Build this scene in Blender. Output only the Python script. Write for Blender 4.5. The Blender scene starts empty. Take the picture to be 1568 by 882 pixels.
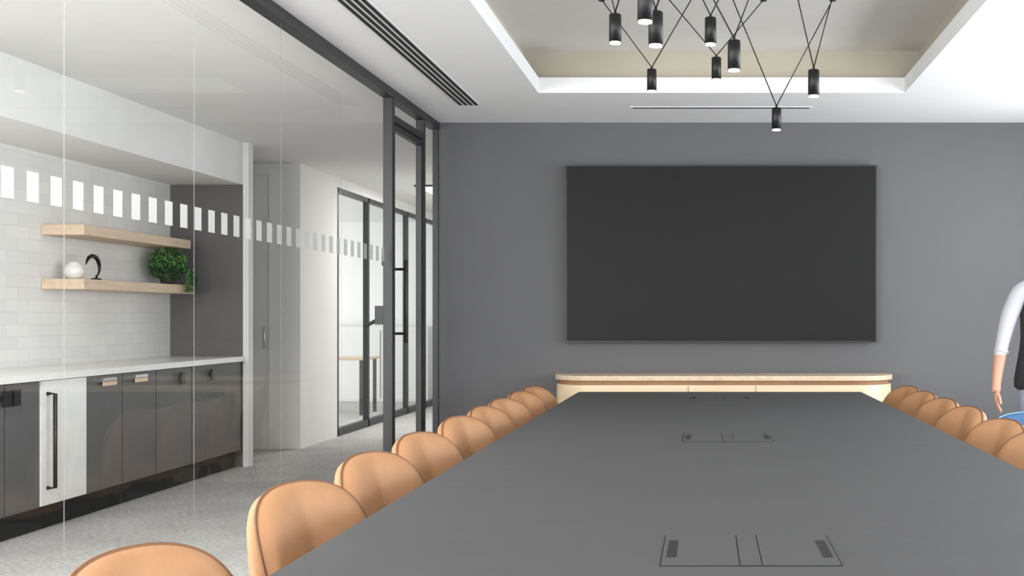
import bpy, bmesh, math, random
from mathutils import Vector, Matrix
random.seed(4)
scene = bpy.context.scene
COL = scene.collection
F = 1700.0

def lin(c):
    r = []
    for v in c:
        v = v/255.0
        r.append(v/12.92 if v <= 0.04045 else ((v+0.055)/1.055)**2.4)
    return (r[0], r[1], r[2], 1.0)

# ------------------------------------------------------------------ materials
def mat(name, rgb, rough=0.5, metal=0.0, var=0.06, scale=6.0, bump=0.0, bscale=80.0, stretch=(1,1,1), spec=0.5, coat=0.0):
    m = bpy.data.materials.new(name); m.use_nodes = True
    nt = m.node_tree; n = nt.nodes; l = nt.links
    b = n['Principled BSDF']
    b.inputs['Roughness'].default_value = rough
    b.inputs['Metallic'].default_value = metal
    b.inputs['Specular IOR Level'].default_value = spec
    if coat: b.inputs['Coat Weight'].default_value = coat
    tc = n.new('ShaderNodeTexCoord'); mp = n.new('ShaderNodeMapping')
    mp.inputs['Scale'].default_value = stretch
    l.new(tc.outputs['Object'], mp.inputs['Vector'])
    nz = n.new('ShaderNodeTexNoise'); nz.inputs['Scale'].default_value = scale; nz.inputs['Detail'].default_value = 5
    l.new(mp.outputs[0], nz.inputs['Vector'])
    cr = n.new('ShaderNodeValToRGB')
    c = lin(rgb)
    cr.color_ramp.elements[0].position = 0.3; cr.color_ramp.elements[1].position = 0.7
    cr.color_ramp.elements[0].color = tuple(max(0, v*(1-var)) for v in c[:3])+(1,)
    cr.color_ramp.elements[1].color = tuple(min(1, v*(1+var)) for v in c[:3])+(1,)
    l.new(nz.outputs['Fac'], cr.inputs[0]); l.new(cr.outputs[0], b.inputs['Base Color'])
    if bump > 0:
        n2 = n.new('ShaderNodeTexNoise'); n2.inputs['Scale'].default_value = bscale; n2.inputs['Detail'].default_value = 3
        l.new(mp.outputs[0], n2.inputs['Vector'])
        bp = n.new('ShaderNodeBump'); bp.inputs['Strength'].default_value = bump; bp.inputs['Distance'].default_value = 0.01
        l.new(n2.outputs['Fac'], bp.inputs['Height']); l.new(bp.outputs[0], b.inputs['Normal'])
    return m

def glass_mat(name, tint=(0.98,0.99,0.985), k=0.7):
    # thin architectural glass: transparent + Schlick-weighted mirror reflection (same from both sides)
    m = bpy.data.materials.new(name); m.use_nodes = True
    nt = m.node_tree; n = nt.nodes; l = nt.links
    for x in list(n): n.remove(x)
    out = n.new('ShaderNodeOutputMaterial'); mx = n.new('ShaderNodeMixShader')
    ge = n.new('ShaderNodeNewGeometry'); dt = n.new('ShaderNodeVectorMath'); dt.operation = 'DOT_PRODUCT'
    l.new(ge.outputs['Normal'], dt.inputs[0]); l.new(ge.outputs['Incoming'], dt.inputs[1])
    def math_(op, a, b=None):
        q = n.new('ShaderNodeMath'); q.operation = op; q.use_clamp = False
        if hasattr(a, 'links'): l.new(a, q.inputs[0])
        else: q.inputs[0].default_value = a
        if b is not None:
            if hasattr(b, 'links'): l.new(b, q.inputs[1])
            else: q.inputs[1].default_value = b
        return q.outputs[0]
    c = math_('ABSOLUTE', dt.outputs['Value']); c = math_('SUBTRACT', 1.0, c); c = math_('POWER', c, 5.0)
    c = math_('MULTIPLY', c, 0.96*k); c = math_('ADD', c, 0.04*k)
    tr = n.new('ShaderNodeBsdfTransparent'); tr.inputs[0].default_value = (*tint, 1)
    gl = n.new('ShaderNodeBsdfGlossy'); gl.inputs['Roughness'].default_value = 0.01
    l.new(c, mx.inputs[0]); l.new(tr.outputs[0], mx.inputs[1]); l.new(gl.outputs[0], mx.inputs[2])
    l.new(mx.outputs[0], out.inputs[0])
    return m

def frost_mat(name, rgb, op):
    m = bpy.data.materials.new(name); m.use_nodes = True
    nt = m.node_tree; n = nt.nodes; l = nt.links
    for x in list(n): n.remove(x)
    out = n.new('ShaderNodeOutputMaterial'); mx = n.new('ShaderNodeMixShader'); mx.inputs[0].default_value = op
    tr = n.new('ShaderNodeBsdfTransparent')
    df = n.new('ShaderNodeBsdfDiffuse'); df.inputs[0].default_value = lin(rgb)
    tl = n.new('ShaderNodeBsdfTranslucent'); tl.inputs[0].default_value = lin(rgb)
    ad = n.new('ShaderNodeMixShader'); ad.inputs[0].default_value = 0.5
    l.new(df.outputs[0], ad.inputs[1]); l.new(tl.outputs[0], ad.inputs[2])
    l.new(tr.outputs[0], mx.inputs[1]); l.new(ad.outputs[0], mx.inputs[2]); l.new(mx.outputs[0], out.inputs[0])
    return m

def emit_mat(name, rgb, s):
    m = bpy.data.materials.new(name); m.use_nodes = True
    b = m.node_tree.nodes['Principled BSDF']
    b.inputs['Base Color'].default_value = lin(rgb)
    b.inputs['Emission Color'].default_value = lin(rgb); b.inputs['Emission Strength'].default_value = s
    return m

def brick_mat(name, c1, c2, cm):
    m = bpy.data.materials.new(name); m.use_nodes = True
    nt = m.node_tree; n = nt.nodes; l = nt.links; b = n['Principled BSDF']
    b.inputs['Roughness'].default_value = 0.35
    tc = n.new('ShaderNodeTexCoord'); sp = n.new('ShaderNodeSeparateXYZ'); cb = n.new('ShaderNodeCombineXYZ')
    l.new(tc.outputs['Object'], sp.inputs[0]); l.new(sp.outputs['Y'], cb.inputs['X']); l.new(sp.outputs['Z'], cb.inputs['Y'])
    br = n.new('ShaderNodeTexBrick'); br.inputs['Scale'].default_value = 1.0
    br.inputs['Brick Width'].default_value = 0.24; br.inputs['Row Height'].default_value = 0.08
    br.inputs['Mortar Size'].default_value = 0.002
    br.inputs['Color1'].default_value = lin(c1); br.inputs['Color2'].default_value = lin(c2); br.inputs['Mortar'].default_value = lin(cm)
    l.new(cb.outputs[0], br.inputs['Vector']); l.new(br.outputs['Color'], b.inputs['Base Color'])
    bp = n.new('ShaderNodeBump'); bp.inputs['Strength'].default_value = 0.15; bp.inputs['Distance'].default_value = 0.003; bp.invert = True
    l.new(br.outputs['Fac'], bp.inputs['Height']); l.new(bp.outputs[0], b.inputs['Normal'])
    return m

def carpet_mat():
    m = mat('carpet_grey', (192,190,188), 0.95, var=0.09, scale=3.0, bump=0.4, bscale=220, spec=0.1)
    nt = m.node_tree; n = nt.nodes; l = nt.links; b = n['Principled BSDF']
    old = b.inputs['Base Color'].links[0].from_socket
    n3 = n.new('ShaderNodeTexNoise'); n3.inputs['Scale'].default_value = 30; n3.inputs['Detail'].default_value = 8
    mp = n.new('ShaderNodeMapping'); mp.inputs['Scale'].default_value = (1.0,3.0,1)
    tc = n.new('ShaderNodeTexCoord'); l.new(tc.outputs['Object'], mp.inputs[0]); l.new(mp.outputs[0], n3.inputs[0])
    cr = n.new('ShaderNodeValToRGB'); cr.color_ramp.elements[0].color = (0.58,0.58,0.58,1); cr.color_ramp.elements[1].color=(1.18,1.18,1.18,1)
    cr.color_ramp.elements[0].position=.3; cr.color_ramp.elements[1].position=.7
    l.new(n3.outputs['Fac'], cr.inputs[0])
    mx = n.new('ShaderNodeMix'); mx.data_type='RGBA'; mx.blend_type='MULTIPLY'; mx.inputs[0].default_value = 1
    l.new(old, mx.inputs[6]); l.new(cr.outputs[0], mx.inputs[7]); l.new(mx.outputs[2], b.inputs['Base Color'])
    return m

M = {}
M['ceil'] = mat('ceiling_white_paint', (230,230,231), 0.9, var=0.01)
M['ceilc'] = mat('corridor_ceiling_paint', (228,227,225), 0.9, var=0.01)
M['recess'] = mat('recess_ceiling_paint', (204,202,197), 0.8, var=0.02)
M['tan'] = mat('recess_side_paint', (178,172,158), 0.8, var=0.03)
M['wallg'] = mat('charcoal_wall_paint', (93,93,95), 0.75, var=0.03, scale=1.5, bump=0.03)
M['white'] = mat('white_wall_paint', (234,233,231), 0.8, var=0.015)
M['carpet'] = carpet_mat()
M['brick'] = brick_mat('white_brick_tile', (238,237,234), (230,229,227), (220,218,216))
M['table'] = mat('table_top_laminate', (82,82,83), 0.55, var=0.05, scale=2.0, stretch=(1,8,1), spec=0.28)
M['tableedge'] = mat('table_edge', (50,51,52), 0.5)
M['black'] = mat('black_metal', (24,24,25), 0.4, metal=0.3)
M['blackm'] = mat('black_matte', (20,20,20), 0.7)
M['frame'] = mat('dark_aluminium_frame', (46,46,48), 0.45, metal=0.2)
M['screen'] = mat('tv_screen', (33,33,33), 0.42, var=0.02, spec=0.12)
M['bezel'] = mat('tv_bezel', (26,26,27), 0.4)
M['leather'] = mat('tan_leather', (182,135,97), 0.5, var=0.08, scale=7, bump=0.14, bscale=300, spec=0.4)
M['pipe'] = mat('leather_piping', (126,84,52), 0.5)
M['blue'] = mat('blue_fabric', (48,84,122), 0.85, var=0.1, bump=0.2, bscale=200)
M['bluep'] = mat('blue_piping', (110,150,184), 0.7)
M['cab'] = mat('dark_grey_cabinet', (90,90,90), 0.5, var=0.04, scale=4, stretch=(1,6,1))
M['cabp'] = mat('dark_niche_panel', (96,93,93), 0.35, var=0.05)
M['counter'] = mat('white_stone_counter', (236,235,232), 0.25, var=0.03)
M['appl'] = mat('white_appliance', (232,232,230), 0.35)
M['oak'] = mat('pale_oak', (214,190,164), 0.5, var=0.10, scale=5, stretch=(6,0.6,6))
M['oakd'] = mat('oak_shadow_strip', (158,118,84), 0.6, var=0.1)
M['cream'] = mat('cream_wood_front', (226,202,168), 0.4, var=0.07, scale=4, stretch=(0.5,1,8))
M['chrome'] = mat('brushed_steel', (200,200,200), 0.25, metal=1.0)
M['glass'] = glass_mat('clear_glass')
M['seam'] = frost_mat('glass_joint', (150,152,152), 0.6)
M['frost'] = frost_mat('frosted_square', (176,176,177), 0.8)
M['led'] = emit_mat('lamp_led', (255,240,215), 4.0)
M['panel'] = emit_mat('light_panel_diffuser', (255,252,246), 3.0)  # glow of the added corridor fill panels
M['leaf'] = mat('leaf_green', (84,136,62), 0.6, var=0.35, scale=25)
M['leaf2'] = mat('leaf_dark', (44,86,42), 0.6, var=0.3, scale=25)
M['pot'] = mat('dark_pot', (60,62,60), 0.5)
M['ceramic'] = mat('white_ceramic', (232,230,226), 0.3)
M['skin'] = mat('skin', (196,150,126), 0.5, var=0.05)
M['vest'] = mat('black_cloth', (38,37,42), 0.85, var=0.1)
M['shirt'] = mat('white_shirt', (192,192,200), 0.8, var=0.04)
M['denim'] = mat('pale_trousers', (140,150,166), 0.85, var=0.08)
M['hair'] = mat('brown_hair', (62,42,30), 0.6, var=0.3, scale=60)
M['shoe'] = mat('shoe_leather', (40,34,32), 0.5)
M['legs'] = mat('chair_leg_black', (30,30,30), 0.45, metal=0.4)

# ------------------------------------------------------------------ mesh builder
class MB:
    def __init__(s):
        s.bm = bmesh.new(); s.mats = []
    def mi(s, m):
        m = M[m] if isinstance(m, str) else m
        if m not in s.mats: s.mats.append(m)
        return s.mats.index(m)
    def face(s, vs, m, smooth=False):
        try:
            f = s.bm.faces.new(vs)
        except ValueError:
            return None
        f.material_index = m; f.smooth = smooth
        return f
    def box(s, x0,x1,y0,y1,z0,z1, m, rot=None):
        k = s.mi(m)
        v = [s.bm.verts.new(p) for p in [(x0,y0,z0),(x1,y0,z0),(x1,y1,z0),(x0,y1,z0),(x0,y0,z1),(x1,y0,z1),(x1,y1,z1),(x0,y1,z1)]]
        for q in [(0,3,2,1),(4,5,6,7),(0,1,5,4),(1,2,6,5),(2,3,7,6),(3,0,4,7)]:
            s.face([v[i] for i in q], k)
        return v
    def rings(s, rings, m, cap=True, closed=True, smooth=True):
        k = s.mi(m)
        R = [[s.bm.verts.new(p) for p in r] for r in rings]
        n = len(R[0])
        for a, b in zip(R[:-1], R[1:]):
            for i in range(n if closed else n-1):
                j = (i+1) % n
                s.face([a[i], a[j], b[j], b[i]], k, smooth)
        if cap:
            s.face(list(reversed(R[0])), k, False); s.face(R[-1], k, False)
        return R
    def cyl(s, p0, p1, r0, r1=None, m='black', seg=16, cap=True):
        r1 = r0 if r1 is None else r1
        p0 = Vector(p0); p1 = Vector(p1); d = (p1-p0).normalized()
        a = Vector((0,0,1)) if abs(d.z) < 0.9 else Vector((1,0,0))
        u = d.cross(a).normalized(); w = d.cross(u)
        rr = []
        for p, r in ((p0,r0),(p1,r1)):
            rr.append([p+(u*math.cos(t)+w*math.sin(t))*r for t in [2*math.pi*i/seg for i in range(seg)]])
        s.rings(rr, m, cap)
    def tube(s, pts, r, m, seg=8):
        pts = [Vector(p) for p in pts]; rr = []; u = None
        for i, p in enumerate(pts):
            d = (pts[min(i+1, len(pts)-1)]-pts[max(i-1, 0)]).normalized()
            if u is None:
                a = Vector((0,0,1)) if abs(d.z) < 0.9 else Vector((1,0,0))
                u = d.cross(a).normalized()
            else:
                u = (u-d*u.dot(d)).normalized()
            w = d.cross(u)
            ri = r[i] if isinstance(r, (list, tuple)) else r
            rr.append([p+(u*math.cos(t)+w*math.sin(t))*ri for t in [2*math.pi*k/seg for k in range(seg)]])
        s.rings(rr, m, True)
    def lathe(s, prof, c, m, seg=28):
        s.rings([[(c[0]+r*math.cos(2*math.pi*i/seg), c[1]+r*math.sin(2*math.pi*i/seg), c[2]+z) for i in range(seg)] for r, z in prof], m, True)
    def pane(s, x, y0, y1, z0, z1, m):
        s.face([s.bm.verts.new(p) for p in [(x,y0,z0),(x,y1,z0),(x,y1,z1),(x,y0,z1)]], s.mi(m))
    def paney(s, y, x0, x1, z0, z1, m):
        s.face([s.bm.verts.new(p) for p in [(x0,y,z0),(x1,y,z0),(x1,y,z1),(x0,y,z1)]], s.mi(m))
    def finish(s, name, bevel=0.0, sub=0, loc=(0,0,0), rotz=0.0, parent=None, segs=2):
        bmesh.ops.recalc_face_normals(s.bm, faces=s.bm.faces)
        me = bpy.data.meshes.new(name); s.bm.to_mesh(me); s.bm.free()
        for m in s.mats: me.materials.append(m)
        o = bpy.data.objects.new(name, me); COL.objects.link(o)
        o.location = loc; o.rotation_euler = (0,0,rotz)
        if bevel:
            b = o.modifiers.new('bevel','BEVEL'); b.width = bevel; b.segments = segs; b.limit_method = 'ANGLE'; b.angle_limit = math.radians(40)
        if sub:
            q = o.modifiers.new('sub','SUBSURF'); q.levels = sub; q.render_levels = sub
        if parent: o.parent = parent
        return o

# ------------------------------------------------------------------ dimensions
GX = -2.02       # glass wall
BY = 8.29        # back wall
CH = 2.70
RX = 3.2         # right wall
NY = -1.6        # near wall
LX = -7.6; FY = 17.0
KX = -4.47; KF = -3.85

# floor
b = MB(); b.box(LX-.15, RX+.15, NY-.15, FY+.15, -0.1, 0, 'carpet'); b.finish('floor')

# ceiling (meeting room) with tray recess
b = MB()
ox0, ox1, oy0, oy1 = -1.08, 1.29, 1.2, 7.19
b.box(GX, ox0, NY, BY, CH, CH+.1, 'ceil'); b.box(ox1, RX+.15, NY, BY, CH, CH+.1, 'ceil')
b.box(ox0, ox1, NY, oy0, CH, CH+.1, 'ceil'); b.box(ox0, ox1, oy1, BY, CH, CH+.1, 'ceil')
ux0, ux1, uy0, uy1 = ox0-.12, ox1+.12, oy0-.12, oy1+.13
b.box(GX, ux0, NY, BY, CH+.1, 3.0, 'tan'); b.box(ux1, RX+.15, NY, BY, CH+.1, 3.0, 'tan')
b.box(ux0, ux1, NY, uy0, CH+.1, 3.0, 'tan'); b.box(ux0, ux1, uy1, BY, CH+.1, 3.0, 'tan')
b.box(GX, RX+.15, NY, BY, 3.0, 3.1, 'recess')
b.finish('ceiling')
b = MB(); b.box(LX-.15, GX, NY-.15, FY+.15, CH, CH+.1, 'ceilc'); b.finish('ceiling_corridor')

# walls
b = MB(); b.box(GX+.0, RX+.15, BY, BY+.15, 0, 3.1, 'wallg'); b.finish('wall_back')
b = MB(); b.box(GX, GX+.15, BY+.15, FY, 0, CH, 'white'); b.finish('wall_corridor')
b = MB(); b.box(LX-.15, GX+.15, FY, FY+.15, 0, CH, 'white'); b.finish('wall_corridor_end')
b = MB(); b.box(GX+.04, RX-.01, BY-.012, BY, 0, .09, 'frame'); b.finish('baseboard_back', bevel=.003)

def holed_wall(name, axis, pos, thick, a0, a1, z0, z1, holes, m):
    b = MB()
    def bx(s0, s1, q0, q1):
        if s1-s0 < 1e-4 or q1-q0 < 1e-4: return
        if axis == 'x': b.box(min(pos,pos+thick), max(pos,pos+thick), s0, s1, q0, q1, m)
        else: b.box(s0, s1, min(pos,pos+thick), max(pos,pos+thick), q0, q1, m)
    cur = a0
    for (h0, h1, k0, k1) in holes:
        bx(cur, h0, z0, z1); bx(h0, h1, z0, k0); bx(h0, h1, k1, z1); cur = h1
    bx(cur, a1, z0, z1)
    return b.finish(name)

wn = [0]
def window(axis, pos, thick, h0, h1, k0, k1):
    wn[0] += 1
    b = MB(); t = .05; c = pos+thick*0.5
    def bx(s0, s1, q0, q1, d, m):
        if axis == 'x': b.box(c-d, c+d, s0, s1, q0, q1, m)
        else: b.box(s0, s1, c-d, c+d, q0, q1, m)
    bx(h0, h1, k0, k0+t, .03, 'frame'); bx(h0, h1, k1-t, k1, .03, 'frame')
    bx(h0, h0+t, k0+t, k1-t, .03, 'frame'); bx(h1-t, h1, k0+t, k1-t, .03, 'frame')
    mid = (h0+h1)/2; bx(mid-.02, mid+.02, k0+t, k1-t, .025, 'frame')
    for s0, s1 in ((h0+t, mid-.02),(mid+.02, h1-t)):
        if axis == 'x': b.pane(c, s0, s1, k0+t, k1-t, 'glass')
        else: b.paney(c, s0, s1, k0+t, k1-t, 'glass')
    b.finish('window_%d' % wn[0])

rh = [(-1.0,1.2,.4,2.45),(1.7,3.9,.4,2.45),(4.4,7.6,.4,2.45)]
holed_wall('wall_right','x',RX,.15,NY,BY,0,CH,rh,'white')
for h in rh: window('x',RX,.15,*h)
nh = [(-5.8,-2.6,.3,2.5),(-1.4,2.6,.5,2.45)]  # unseen window openings behind the camera, invented to let fill light in
holed_wall('wall_near','y',NY,-.15,LX,RX+.15,0,3.1,nh,'white')
for h in nh: window('y',NY,-.15,*h)
kh = [(-1.0,3.2,.5,2.45)]  # unseen window opening, invented to light the corridor from the left
holed_wall('wall_kitchen','x',KX,-.15,NY,9.25,0,CH,kh,'white')
window('x',KX,-.15,*kh[0])
oh = [(11.0,16.5,.4,2.45)]
holed_wall('wall_office','x',LX,-.15,NY,FY,0,CH,oh,'white')
window('x',LX,-.15,*oh[0])

def area(name, loc, rot, sx, sy, p, col=(1,1,1)):
    L = bpy.data.lights.new(name,'AREA'); L.shape='RECTANGLE'; L.size=sx; L.size_y=sy; L.energy=p; L.color=col
    o = bpy.data.objects.new(name, L); COL.objects.link(o); o.location=loc; o.rotation_euler=rot
    return o
R90 = math.pi/2
for i,h in enumerate(rh):
    area('window_daylight_right', (RX+.35,(h[0]+h[1])/2,1.5),(0,R90,0),2.0,h[1]-h[0],[75,95,185][i],(0.92,0.955,1))
area('window_daylight_near', (.6,NY-.4,1.5),(R90,0,0),4.0,2.0,170,(1,.99,.97))  # added frontal fill for the meeting room, behind the camera
area('window_daylight_lobby', (-4.2,NY-.4,1.5),(R90,0,0),3.2,2.0,340)  # added fill shining down the corridor from its unseen near end
area('window_daylight_kitchen', (KX-.4,1.1,1.5),(0,-R90,0),2.0,4.0,200)  # added side fill through the invented kitchen wall opening
area('window_daylight_office', (LX-.4,13.7,1.5),(0,-R90,0),2.0,5.4,230,(.97,.985,1))
# glowing ceiling panels added only to brighten the corridor
def fill_panel(x0,x1,y0,y1,p):
    b = MB(); b.box(x0,x1,y0,y1,CH-.02,CH-.001,'frame'); b.box(x0+.02,x1-.02,y0+.02,y1-.02,CH-.024,CH-.02,'panel')
    b.finish('ceiling_light_panel')
    area('ceiling_panel_light',((x0+x1)/2,(y0+y1)/2,CH-.03),(0,0,0),x1-x0-.04,y1-y0-.04,p,(1,.985,.96))
fill_panel(-3.2,-2.6,.6,1.8,40); fill_panel(-3.2,-2.6,3.2,4.4,75); fill_panel(-3.2,-2.6,12.2,13.4,50)

# ------------------------------------------------------------------ glass partition
b = MB()
seams = [-1.6,-.6,.4,1.45,2.5,3.497,4.386,5.283,6.165,7.06]
b.box(GX-.035,GX+.035,NY,BY,CH-.055,CH,'frame')
b.box(GX-.025,GX+.025,NY,7.06,0,.03,'frame')
for i,(a0,a1) in enumerate(zip(seams[:-1],seams[1:])):
    b.pane(GX, a0+(.003 if i else 0), a1-.003, .03, CH-.055, 'glass')
for i,y in enumerate(seams[1:-1]):
    b.pane(GX, y-.003, y+.003, .03, CH-.055, 'seam')
b.pane(GX,7.92,BY-.02,.03,CH-.055,'glass')
b.box(GX-.012,GX+.03,BY-.02,BY,0,CH-.055,'frame')
b.box(GX-.03,GX+.03,7.92,BY-.02,0,.03,'frame')
b.finish('glass_partition')
b = MB()
b.box(GX-.03,GX+.03,7.06,7.12,0,CH-.055,'frame')
b.box(GX-.03,GX+.03,7.86,7.90,0,CH-.055,'frame')
b.box(GX-.03,GX+.03,7.12,7.86,2.50,2.545,'frame')
b.pane(GX,7.12,7.86,2.545,CH-.055,'glass')
b.finish('trim_door_frame', bevel=.003)
b = MB()
b.box(GX-.02,GX+.02,7.125,7.16,.01,2.49,'frame'); b.box(GX-.02,GX+.02,7.82,7.855,.01,2.49,'frame')
b.box(GX-.02,GX+.02,7.16,7.82,2.455,2.49,'frame'); b.box(GX-.02,GX+.02,7.16,7.82,.01,.09,'frame')
b.pane(GX,7.16,7.82,.09,2.455,'glass')
for sx in (-1,1):
    X = GX+sx*.065
    b.cyl((X,7.25,1.08),(X,7.25,1.62),.012,m='black')
    for z in (1.14,1.56): b.cyl((GX,7.25,z),(X,7.25,z),.009,m='black')
b.box(GX-.10,GX-.021,7.12,7.19,1.20,1.32,'black'); b.cyl((GX-.09,7.15,1.23),(GX-.17,7.15,1.19),.012,m='black')
b.box(GX-.06,GX-.021,7.13,7.18,1.58,1.64,'black')
b.finish('door_1', bevel=.002)

# manifestation squares
b = MB(); y = 1.98
while y < 6.95:
    b.pane(GX-.004,y,y+.06,1.595,1.686,'frost'); y += .121
b.finish('glass_manifestation')

# ------------------------------------------------------------------ corridor beyond
b = MB()
b.box(KX-.15,KF+.0,9.25,9.32,0,CH,'cabp')
b.box(KF,KF+.045,9.245,9.34,0,CH,'white')
b.finish('wall_niche_end')
b = MB(); b.box(KX,KF,3.4,9.25,2.35,CH,'white'); b.finish('wall_bulkhead')
b = MB(); b.box(LX,-3.83,10.5,10.65,0,CH,'white'); b.box(-3.98,-3.83,10.65,11.55,0,CH,'white'); b.finish('wall_column')
b = MB(); b.box(-3.98,-3.83,11.55,FY,2.6,CH,'white'); b.finish('wall_office_header')
b = MB()
b.box(-4.42,-4.10,10.46,10.498,.0,2.58,'white')
for x in (-4.42,-4.26,-4.10): b.box(x-.008,x+.008,10.44,10.46,0,2.58,'ceilc')
b.cyl((-4.14,10.43,.95),(-4.14,10.43,1.15),.01,m='chrome')
b.finish('door_2', bevel=.002)
b = MB(); PX=-3.83
ys=[11.58,12.64,13.5,14.3,15.2,16.1,FY-.03]
for y in ys: b.box(PX-.06,PX,y-.025,y+.025,0,2.6,'frame')
b.box(PX-.06,PX,11.58,FY,2.55,2.6,'frame'); b.box(PX-.06,PX,11.58,FY,0,.08,'frame')
b.pane(PX-.03,11.61,FY-.06,.08,2.55,'glass')
b.finish('office_glazing')
b = MB()
b.box(-5.6,-4.3,14.0,14.7,.70,.73,'oak')
for x in (-5.55,-4.38):
    for y in (14.05,14.62): b.box(x,x+.04,y,y+.04,0,.70,'frame')
b.finish('office_desk', bevel=.004)
b = MB(); b.box(-6.2,-4.1,16.4,16.95,0,1.1,'ceilc')
for x in (-5.5,-4.8): b.box(x-.003,x+.003,16.39,16.4,.05,1.05,'blackm')
b.finish('filing_cabinet', bevel=.005)

# ------------------------------------------------------------------ kitchen
b = MB()
b.box(KX+.002,KX+.012,3.4,9.25,.92,2.35,'brick'); b.finish('backsplash_tile')
b = MB()
b.box(KX+.02,KF-.06,4.3,9.22,0,.14,'blackm')
b.box(KX+.02,KF-.02,4.3,9.22,.14,.88,'cab')
b.box(KX+.014,KF+.02,4.3,9.24,.88,.92,'counter')
fronts=[(4.32,5.2),(5.21,6.1),(6.11,6.42),(6.91,7.33),(7.34,7.78),(7.79,8.32),(8.33,9.2)]
for a0,a1 in fronts: b.box(KF-.02,KF,a0,a1-.004,.15,.875,'cab')
y=8.36
while y<9.17:
    b.box(KF,KF+.0015,y,y+.02,.16,.865,'cab'); y+=.03
b.box(KF-.02,KF+.004,6.43,6.655,.15,.875,'appl'); b.box(KF-.02,KF+.004,6.66,6.90,.15,.875,'appl')
b.tube([(KF+.004,6.49,.80),(KF+.05,6.49,.80),(KF+.05,6.49,.25),(KF+.004,6.49,.25)],.012,'black')
def knob(y,z=.80):
    b.cyl((KF,y,z),(KF+.02,y,z),.02,m='black'); b.box(KF+.02,KF+.035,y-.03,y+.03,z-.045,z+.045,'black')
for y in (6.08,6.16,8.12,8.62): knob(y)
for y in (7.12,7.52):
    b.box(KF,KF+.035,y-.08,y+.08,.835,.86,'chrome'); b.box(KF+.028,KF+.035,y-.08,y+.08,.81,.84,'oak')
b.finish('kitchen_cabinet', bevel=.003)
for z0,ye,nm in ((1.80,9.0,'floating_shelf'),(1.435,9.05,'display_shelf')):
    b = MB(); b.box(KX+.014,-4.17,7.45,ye,z0,z0+.07,'oak'); b.finish(nm, bevel=.004)
b = MB(); pc = Vector((-4.29,8.86,1.505))
b.lathe([(.045,0),(.065,.05),(.068,.10),(.06,.10),(.055,.085)],pc,'pot')
for i in range(26):
    a=random.random()*6.28; r=random.random()*.10; h=.16+random.random()*.12
    b.tube([pc+Vector((0,0,.08)),pc+Vector((r*.5*math.cos(a),r*.5*math.sin(a),h*.6)),pc+Vector((r*math.cos(a),r*math.sin(a),h))],.002,'leaf2',5)
for i in range(1100):
    while True:
        p=Vector((random.uniform(-1,1),random.uniform(-1,1),random.uniform(-1,1)))
        if .35<p.length<=1: break
    q=pc+Vector((p.x*.14,p.y*.18,.165+p.z*.14))
    if i>950: q=pc+Vector((.15+random.uniform(-.01,.02),random.uniform(-.02,.16),random.uniform(-.06,.12)))
    s=random.uniform(.012,.022)
    d=Vector((random.uniform(-1,1),random.uniform(-1,1),random.uniform(-.6,1))).normalized()
    w=d.cross(Vector((random.uniform(-1,1),random.uniform(-1,1),random.uniform(-1,1)))).normalized()
    nn=d.cross(w)
    k=b.mi('leaf' if (p.z>-.2 and random.random()<.6) else 'leaf2')
    vs=[b.bm.verts.new(q+d*x*s+w*y*s*.5+nn*z*s) for x,y,z in [(-1,0,0),(-.3,.9,.15),(.5,.7,.1),(1.1,0,-.15),(.5,-.7,.1),(-.3,-.9,.15)]]
    b.face(vs,k)
b.finish('potted_plant')
b = MB(); vc=(-4.33,7.62,1.505)
b.lathe([(.03,0),(.055,.02),(.065,.055),(.055,.09),(.03,.115),(.026,.125),(.02,.122)],vc,'ceramic'); b.finish('white_vase')
b = MB(); c=Vector((-4.28,7.74,1.505))
b.lathe([(.035,0),(.035,.012),(.02,.016)],c+Vector((0,.06,0)),'blackm')
pts=[];rs=[]
for i in range(26):
    t=math.radians(-60+i*9.2)
    pts.append(c+Vector((.01,.085*math.cos(t),.09+.078*math.sin(t)))); rs.append(.003+.012*math.sin(math.pi*(1-i/25)**.8))
b.tube(pts,rs,'black'); b.tube([c+Vector((0,.06,.012)),c+Vector((.01,.05,.035))],.008,'black')
b.finish('loop_sculpture')

# ------------------------------------------------------------------ ceiling diffusers
b = MB(); b.box(-1.69,-1.54,2.2,7.60,CH-.004,CH,'ceil')
for i in range(4):
    x=-1.678+i*.036; b.box(x,x+.020,2.22,7.58,CH-.007,CH-.003,'blackm')
b.finish('ceiling_slot_diffuser')
b = MB(); b.box(-.52,.74,7.66,7.71,CH-.004,CH,'ceil'); b.box(-.5,.72,7.672,7.698,CH-.007,CH-.003,'frame'); b.finish('slot_air_vent')

# ------------------------------------------------------------------ TV
b = MB()
b.box(-1.034,1.27,BY-.075,BY-.03,1.06,2.372,'bezel')
b.box(-1.024,1.26,BY-.078,BY-.074,1.072,2.362,'screen')
b.box(-.4,.6,BY-.03,BY,1.4,2.0,'blackm')
b.finish('wall_mounted_television', bevel=.003)

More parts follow.
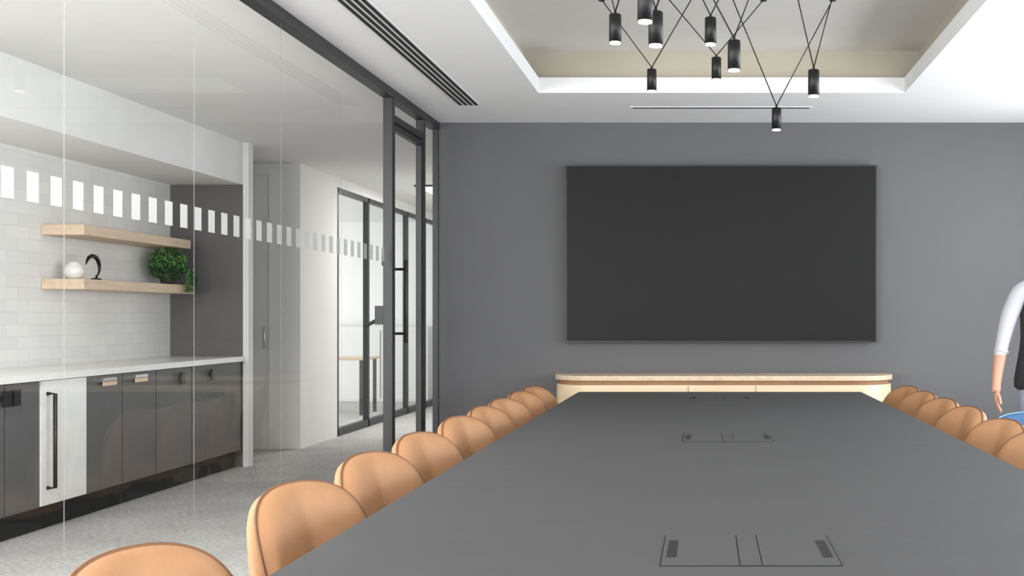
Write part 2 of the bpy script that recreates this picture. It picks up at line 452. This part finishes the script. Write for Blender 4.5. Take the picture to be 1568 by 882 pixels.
# ------------------------------------------------------------------ conference table
TX0,TX1,TY0,TY1,TZ=-.842,1.035,.7,7.39,.75
b = MB()
b.box(TX0,TX1,TY0,TY1,TZ-.035,TZ-.004,'tableedge'); b.box(TX0,TX1,TY0,TY1,TZ-.004,TZ,'table')
cx=.092
for y in (1.5,3.5,5.6,6.9):
    b.box(cx-.42,cx+.42,y-.14,y+.14,.02,TZ-.035,'tableedge'); b.box(cx-.5,cx+.5,y-.18,y+.18,0,.02,'black')
def pbox(cy):
    w=.184; d=.155
    b.box(cx-w,cx+w,cy-d,cy+d,TZ,TZ+.0015,'blackm')
    for a0,a1 in ((cx-w+.003,cx-.024),(cx+.024,cx+w-.003),(cx-.0215,cx+.0215)):
        b.box(a0,a1,cy-d+.004,cy+d-.004,TZ+.0015,TZ+.003,'table')
    for sx in (-1,1):
        xa=cx+sx*(w-.022); b.box(xa-.010,xa+.010,cy-.085,cy+.085,TZ+.003,TZ+.004,'blackm')
for y in (2.378,4.59,6.80): pbox(y)
b.finish('conference_table')

# ------------------------------------------------------------------ sideboard with rounded ends
b = MB()
def stadium(x0,x1,y0,y1,r,z,n=8):
    pts=[]
    for cxx,cyy,a0 in ((x1-r,y0+r,-90),(x1-.02,y1-.02,0),(x0+.02,y1-.02,90),(x0+r,y0+r,180)):
        rr = r if a0 in (-90,180) else .02
        for i in range(n+1):
            a=math.radians(a0+90*i/n); pts.append((cxx+rr*math.cos(a),cyy+rr*math.sin(a),z))
    return pts
sx0,sx1,sy0,sy1=-1.10,1.37,7.86,8.27
def slab(off,z0,z1,m): b.rings([stadium(sx0+off,sx1-off,sy0+off,sy1,.3-off,z0),stadium(sx0+off,sx1-off,sy0+off,sy1,.3-off,z1)],m)
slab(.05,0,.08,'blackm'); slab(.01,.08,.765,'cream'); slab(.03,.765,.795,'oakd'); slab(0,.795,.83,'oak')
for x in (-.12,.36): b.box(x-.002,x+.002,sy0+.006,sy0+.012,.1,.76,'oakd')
b.finish('sideboard', bevel=.004)

# ------------------------------------------------------------------ chair: wide petal-shaped upholstered back on a round seat
def tub_chair(mL,mP,rx=.10,ry=.250,x0=-.08,z0=.50,H=.292,zb=.40,umax=88,th=.05,seatr=.235,lean=.17,pad=.03):
    b=MB(); NU=40; NV=8
    um=math.radians(umax); rings=[]; rim=[]
    def P(u,z,off):
        f=.78+.22*math.sin(min(1,max(0,(z-zb)/.22))*math.pi/2)
        x=x0-(rx*f-off)*math.cos(u)-lean*(z-zb)
        y=(ry*f-off)*math.sin(u)
        if off>0.001: x+=off*abs(math.sin(u))*.7
        return Vector((x,y,z))
    for i in range(NU+1):
        t=-1+2*i/NU; t=math.copysign(abs(t)**.85,t); u=um*t
        h=z0+H*max(0,1-abs(t)**2.4)**.52
        prof=[]
        for j in range(NV+1):
            z=zb+(h-.03-zb)*j/NV; prof.append(P(u,z,-.008*math.sin(math.pi*j/NV)))
        prof.append(P(u,h-.012,.003)); prof.append(P(u,h-.002,.014)); prof.append(P(u,h-.002,th*.55)); prof.append(P(u,h-.012,th-.006))
        for j in range(NV,-1,-1):
            z=zb+(h-.03-zb)*j/NV; prof.append(P(u,z,th+pad*math.sin(math.pi*(j+.6)/(NV+1.2))*(1-abs(t)**3)))
        rings.append(prof); rim.append(P(u,h-.001,.018))
    b.rings(rings,mL,True,True,True)
    b.tube(rim,.0045,mP,6)
    def disc(r,z): return [(r*math.cos(2*math.pi*i/32)+.02,r*1.05*math.sin(2*math.pi*i/32),z) for i in range(32)]
    b.rings([disc(.10,.352),disc(.17,.36),disc(.205,.385),disc(.215,.41)],mL)
    b.rings([disc(seatr-.02,.405),disc(seatr,.425),disc(seatr,.445),disc(seatr-.015,.468),disc(seatr-.06,.478)],mL)
    for sx in (-1,1):
        for sy in (-1,1):
            b.cyl((sx*.12,sy*.12,.37),(sx*.20,sy*.20,0),.014,.009,'legs',10)
    return b
o=tub_chair('leather','pipe').finish('tub_chair'); me=o.data
left=[2.12,2.99,3.66,4.30,5.02,5.60,6.12,6.72,7.22]
right=[2.5,3.15,3.75,4.34,4.88,5.58,6.15,6.72,7.24]
first=True
for ys,X,rz in ((left,-.935,-.30),(right,1.14,math.pi+.30)):
    for y in ys:
        if first: q=o; first=False
        else:
            q=bpy.data.objects.new('tub_chair',me); COL.objects.link(q)
        q.location=(X,y,0); q.rotation_euler=(0,0,rz+random.uniform(-.04,.04))

tub_chair('blue','bluep',rx=.27,ry=.33,x0=-.03,z0=.5,H=.22,umax=110,seatr=.28,lean=.08,pad=.01).finish('blue_lounge_chair',loc=(1.87,5.90,0),rotz=math.radians(-90))

# ------------------------------------------------------------------ pendants
def lamp(px,yt,yb,Y,aL,aR):
    X=(px-1080)/F*Y; zt=1.25+(485-yt)/F*Y; h=.118; zb=zt-h; r=.026
    b=MB()
    b.rings([[(X+rr*math.cos(2*math.pi*i/24),Y+rr*math.sin(2*math.pi*i/24),z) for i in range(24)] for rr,z in ((r,zb),(r,zt-.003),(r-.003,zt))],'black')
    b.rings([[(X+rr*math.cos(2*math.pi*i/24),Y+rr*math.sin(2*math.pi*i/24),z) for i in range(24)] for rr,z in ((r-.003,zb-.006),(r-.003,zb))],'led')
    b.cyl((X,Y,zt),(X,Y,zt+.012),.006,m='black',seg=10)
    for ax,ay in (aL,aR):
        b.tube([(X,Y,zt+.01),(ax,ay,2.992)],.0032,'black',6)
        b.cyl((ax,ay,2.985),(ax,ay,3.0),.018,m='black',seg=14)
    b.finish('pendant_lamp')
lamp(942,22,66,4.7,(-.50,4.9),(-.22,4.6))
lamp(988,-22,22,3.7,(-.42,3.8),(-.02,3.7))
lamp(1004,18,66,3.95,(-.36,4.2),(.05,4.0))
lamp(1088,27,64,5.0,(-.15,5.1),(.22,5.0))
lamp(1124,62,107,4.5,(-.18,4.7),(.34,4.6))
lamp(1097,88,115,6.0,(-.22,6.0),(.32,6.1))
lamp(998,106,135,6.07,(-.57,6.1),(-.06,6.0))
lamp(1246,107,142,5.1,(.36,5.1),(.66,5.2))
lamp(1189,165,199,6.07,(.13,5.95),(.70,6.1))

# ------------------------------------------------------------------ person (standing by the window side)
person=bpy.data.objects.new('standing_person',None); COL.objects.link(person)
def skinned(name,verts,edges,sub=2):
    me=bpy.data.meshes.new(name); me.from_pydata([v[0] for v in verts],edges,[]); o=bpy.data.objects.new(name,me); COL.objects.link(o)
    s=o.modifiers.new('skin','SKIN'); s.use_smooth_shade=True
    for i,v in enumerate(verts):
        r=v[1]; r=(r,r) if not isinstance(r,tuple) else r
        me.skin_vertices[0].data[i].radius=r; me.skin_vertices[0].data[i].use_root=(i==0)
    q=o.modifiers.new('s','SUBSURF'); q.levels=sub; q.render_levels=sub
    dg=bpy.context.evaluated_depsgraph_get(); dg.update()
    nm=bpy.data.meshes.new_from_object(o.evaluated_get(dg)); bpy.data.objects.remove(o)
    o=bpy.data.objects.new(name,nm); COL.objects.link(o); o.parent=person
    for p in nm.polygons: p.use_smooth=True
    return o
V=[((0,0,.95),(.165,.12)),((0,0,1.12),(.14,.105)),((0,-.01,1.30),(.165,.115)),((0,0,1.44),(.09,.07)),((0,-.005,1.53),.052),((0,-.015,1.60),.055)]
E=[(0,1),(1,2),(2,3),(3,4),(4,5)]
for s in (-1,1):
    i=len(V)
    V+=[((s*.165,0,1.405),.068),((s*.235,0,1.24),.056),((s*.275,-.01,1.08),.044),((s*.30,-.04,.95),.038),((s*.315,-.065,.83),.027),((s*.318,-.075,.785),(.022,.034))]
    E+=[(3,i),(i,i+1),(i+1,i+2),(i+2,i+3),(i+3,i+4),(i+4,i+5)]
    j=len(V)
    V+=[((s*.095,0,.82),.10),((s*.105,-.01,.50),.07),((s*.11,.02,.28),.062),((s*.11,.02,.08),.045),((s*.12,-.07,.045),.042),((s*.125,-.16,.035),.034)]
    E+=[(0,j),(j,j+1),(j+1,j+2),(j+2,j+3),(j+3,j+4),(j+4,j+5)]
body=skinned('body',V,E,4)
for m in ('vest','shirt','skin','denim','shoe'): body.data.materials.append(M[m])
for p in body.data.polygons:
    c=p.center; ax=abs(c.x)
    if c.z<.09: k=4
    elif ax>.20 and c.z>.74 and c.z<1.5:
        k=1 if c.z>1.02 else 2
    elif ax>.125 and c.z>1.15: k=1
    elif c.z>1.47: k=2
    elif c.z>.86: k=0
    else: k=3
    p.material_index=k
b=MB(); rr=[]
for z,ax,ay in ((.78,.215,.15),(.86,.205,.145),(.98,.185,.135),(1.12,.158,.122),(1.26,.172,.13),(1.36,.160,.12),(1.43,.13,.10),(1.465,.09,.08)):
    rr.append([(ax*math.cos(2*math.pi*i/32),ay*math.sin(2*math.pi*i/32)*(1+.03*math.sin(i*1.5)),z) for i in range(32)])
b.rings(rr,'vest',True); b.finish('long_vest',sub=1,parent=person)
for s in (-1,1):
    b=MB(); b.tube([(s*.279,-.016,1.055),(s*.283,-.022,1.02)],[.050,.052],'shirt',20); b.finish('cuff',sub=1,parent=person)
    for k,(dy,L) in enumerate(((-.030,.070),(-.010,.080),(.010,.074),(.030,.060))):
        bx=s*.318; by=-.078+dy; bz=.795
        cx2=-s
        skinned('finger',[((bx,by,bz),.0095),((bx,by,bz-.045),.0098),((bx+cx2*.006,by-.002,bz-.045-L*.45),.0088),((bx+cx2*.018,by-.003,bz-.045-L*.78),.008),((bx+cx2*.030,by-.003,bz-.045-L),.0068)],[(0,1),(1,2),(2,3),(3,4)]).data.materials.append(M['skin'])
    skinned('thumb',[((s*.316,-.085,.805),.012),((s*.306,-.118,.775),.0115),((s*.300,-.130,.745),.010),((s*.296,-.134,.722),.008)],[(0,1),(1,2),(2,3)]).data.materials.append(M['skin'])
b=MB(); hc=Vector((0,-.02,1.665)); rr=[]
NS=24; NH=16
for j in range(NH+1):
    t=math.pi*j/NH; z=-math.cos(t); r=max(.02,math.sin(t))
    row=[]
    for i in range(NS):
        a=2*math.pi*i/NS; x=math.cos(a)*r*.074; y=math.sin(a)*r*.095
        if z<0: x*=1+.28*z; y*=1+.12*z
        if y<0:
            fx=math.exp(-((x/.016)**2)); y-=.020*fx*math.exp(-((z+.22)/.16)**2)
            y-=.006*math.exp(-((x/.022)**2))*math.exp(-((z+.62)/.08)**2)
            y+=.008*math.exp(-(((abs(x)-.030)/.012)**2))*math.exp(-((z-.02)/.12)**2)
        row.append(hc+Vector((x,y,z*.115)))
    rr.append(row)
b.rings(rr,'skin')
for s in (-1,1):
    b.lathe([(.001,-.011),(.009,-.006),(.011,0),(.009,.006),(.001,.011)],hc+Vector((s*.029,-.078,.002)),'ceramic',12)
    b.lathe([(.001,-.005),(.0045,0),(.001,.005)],hc+Vector((s*.029,-.0885,.002)),'blackm',10)
    b.tube([hc+Vector((s*.072,.005,-.03)),hc+Vector((s*.082,.012,-.01)),hc+Vector((s*.084,.016,.018)),hc+Vector((s*.074,.008,.03))],[.006,.009,.010,.006],'skin')
    b.tube([hc+Vector((s*.015,-.094,.026)),hc+Vector((s*.03,-.092,.031)),hc+Vector((s*.045,-.082,.025))],.0025,'hair',6)
b.tube([hc+Vector((-.022,-.081,-.062)),hc+Vector((0,-.091,-.064)),hc+Vector((.022,-.081,-.062))],[.002,.0045,.002],mat('lips',(176,96,88),.5),6)
b.finish('head',sub=1,parent=person)
b=MB(); rr=[]
for j in range(13):
    z=-1.5+2.52*j/12
    row=[]
    for i in range(28):
        a=2*math.pi*i/28; r=math.sqrt(max(.002,1-min(1,max(0,z))**2)) if z>0 else 1+.05*z
        front=max(0,-math.sin(a)); x=math.cos(a)*r*.086; y=math.sin(a)*r*.108+.012
        if front>.25 and z<.45: y=max(y,.02)
        row.append(hc+Vector((x,y,z*.122)))
    rr.append(row)
b.rings(rr,'hair'); b.finish('hair',sub=1,parent=person)
person.location=(2.085,6.75,0); person.rotation_euler=(0,0,math.radians(-8))

# ------------------------------------------------------------------ world & camera
w=bpy.data.worlds.new('sky'); scene.world=w; w.use_nodes=True
bg=w.node_tree.nodes['Background']; bg.inputs[0].default_value=(.88,.93,1,1); bg.inputs[1].default_value=1.1
cv=(1,.95,.87)
area('cove_led_strip',((ox0+ox1)/2,oy1+.06,CH+.115),(math.pi,0,0),2.3,.05,.4,cv)
area('cove_led_strip',(ox0-.06,(oy0+oy1)/2,CH+.115),(math.pi,0,0),.05,5.8,.6,cv)
area('cove_led_strip',(ox1+.06,(oy0+oy1)/2,CH+.115),(math.pi,0,0),.05,5.8,.6,cv)

cam=bpy.data.cameras.new('camera'); co=bpy.data.objects.new('camera',cam); COL.objects.link(co)
co.location=(0,0,1.25); co.rotation_euler=(math.pi/2,0,0)
cam.sensor_width=36; cam.lens=36*F/1568; cam.shift_x=-296/1568; cam.shift_y=44/1568
scene.camera=co
scene.view_settings.view_transform='Standard'
scene.view_settings.exposure=0
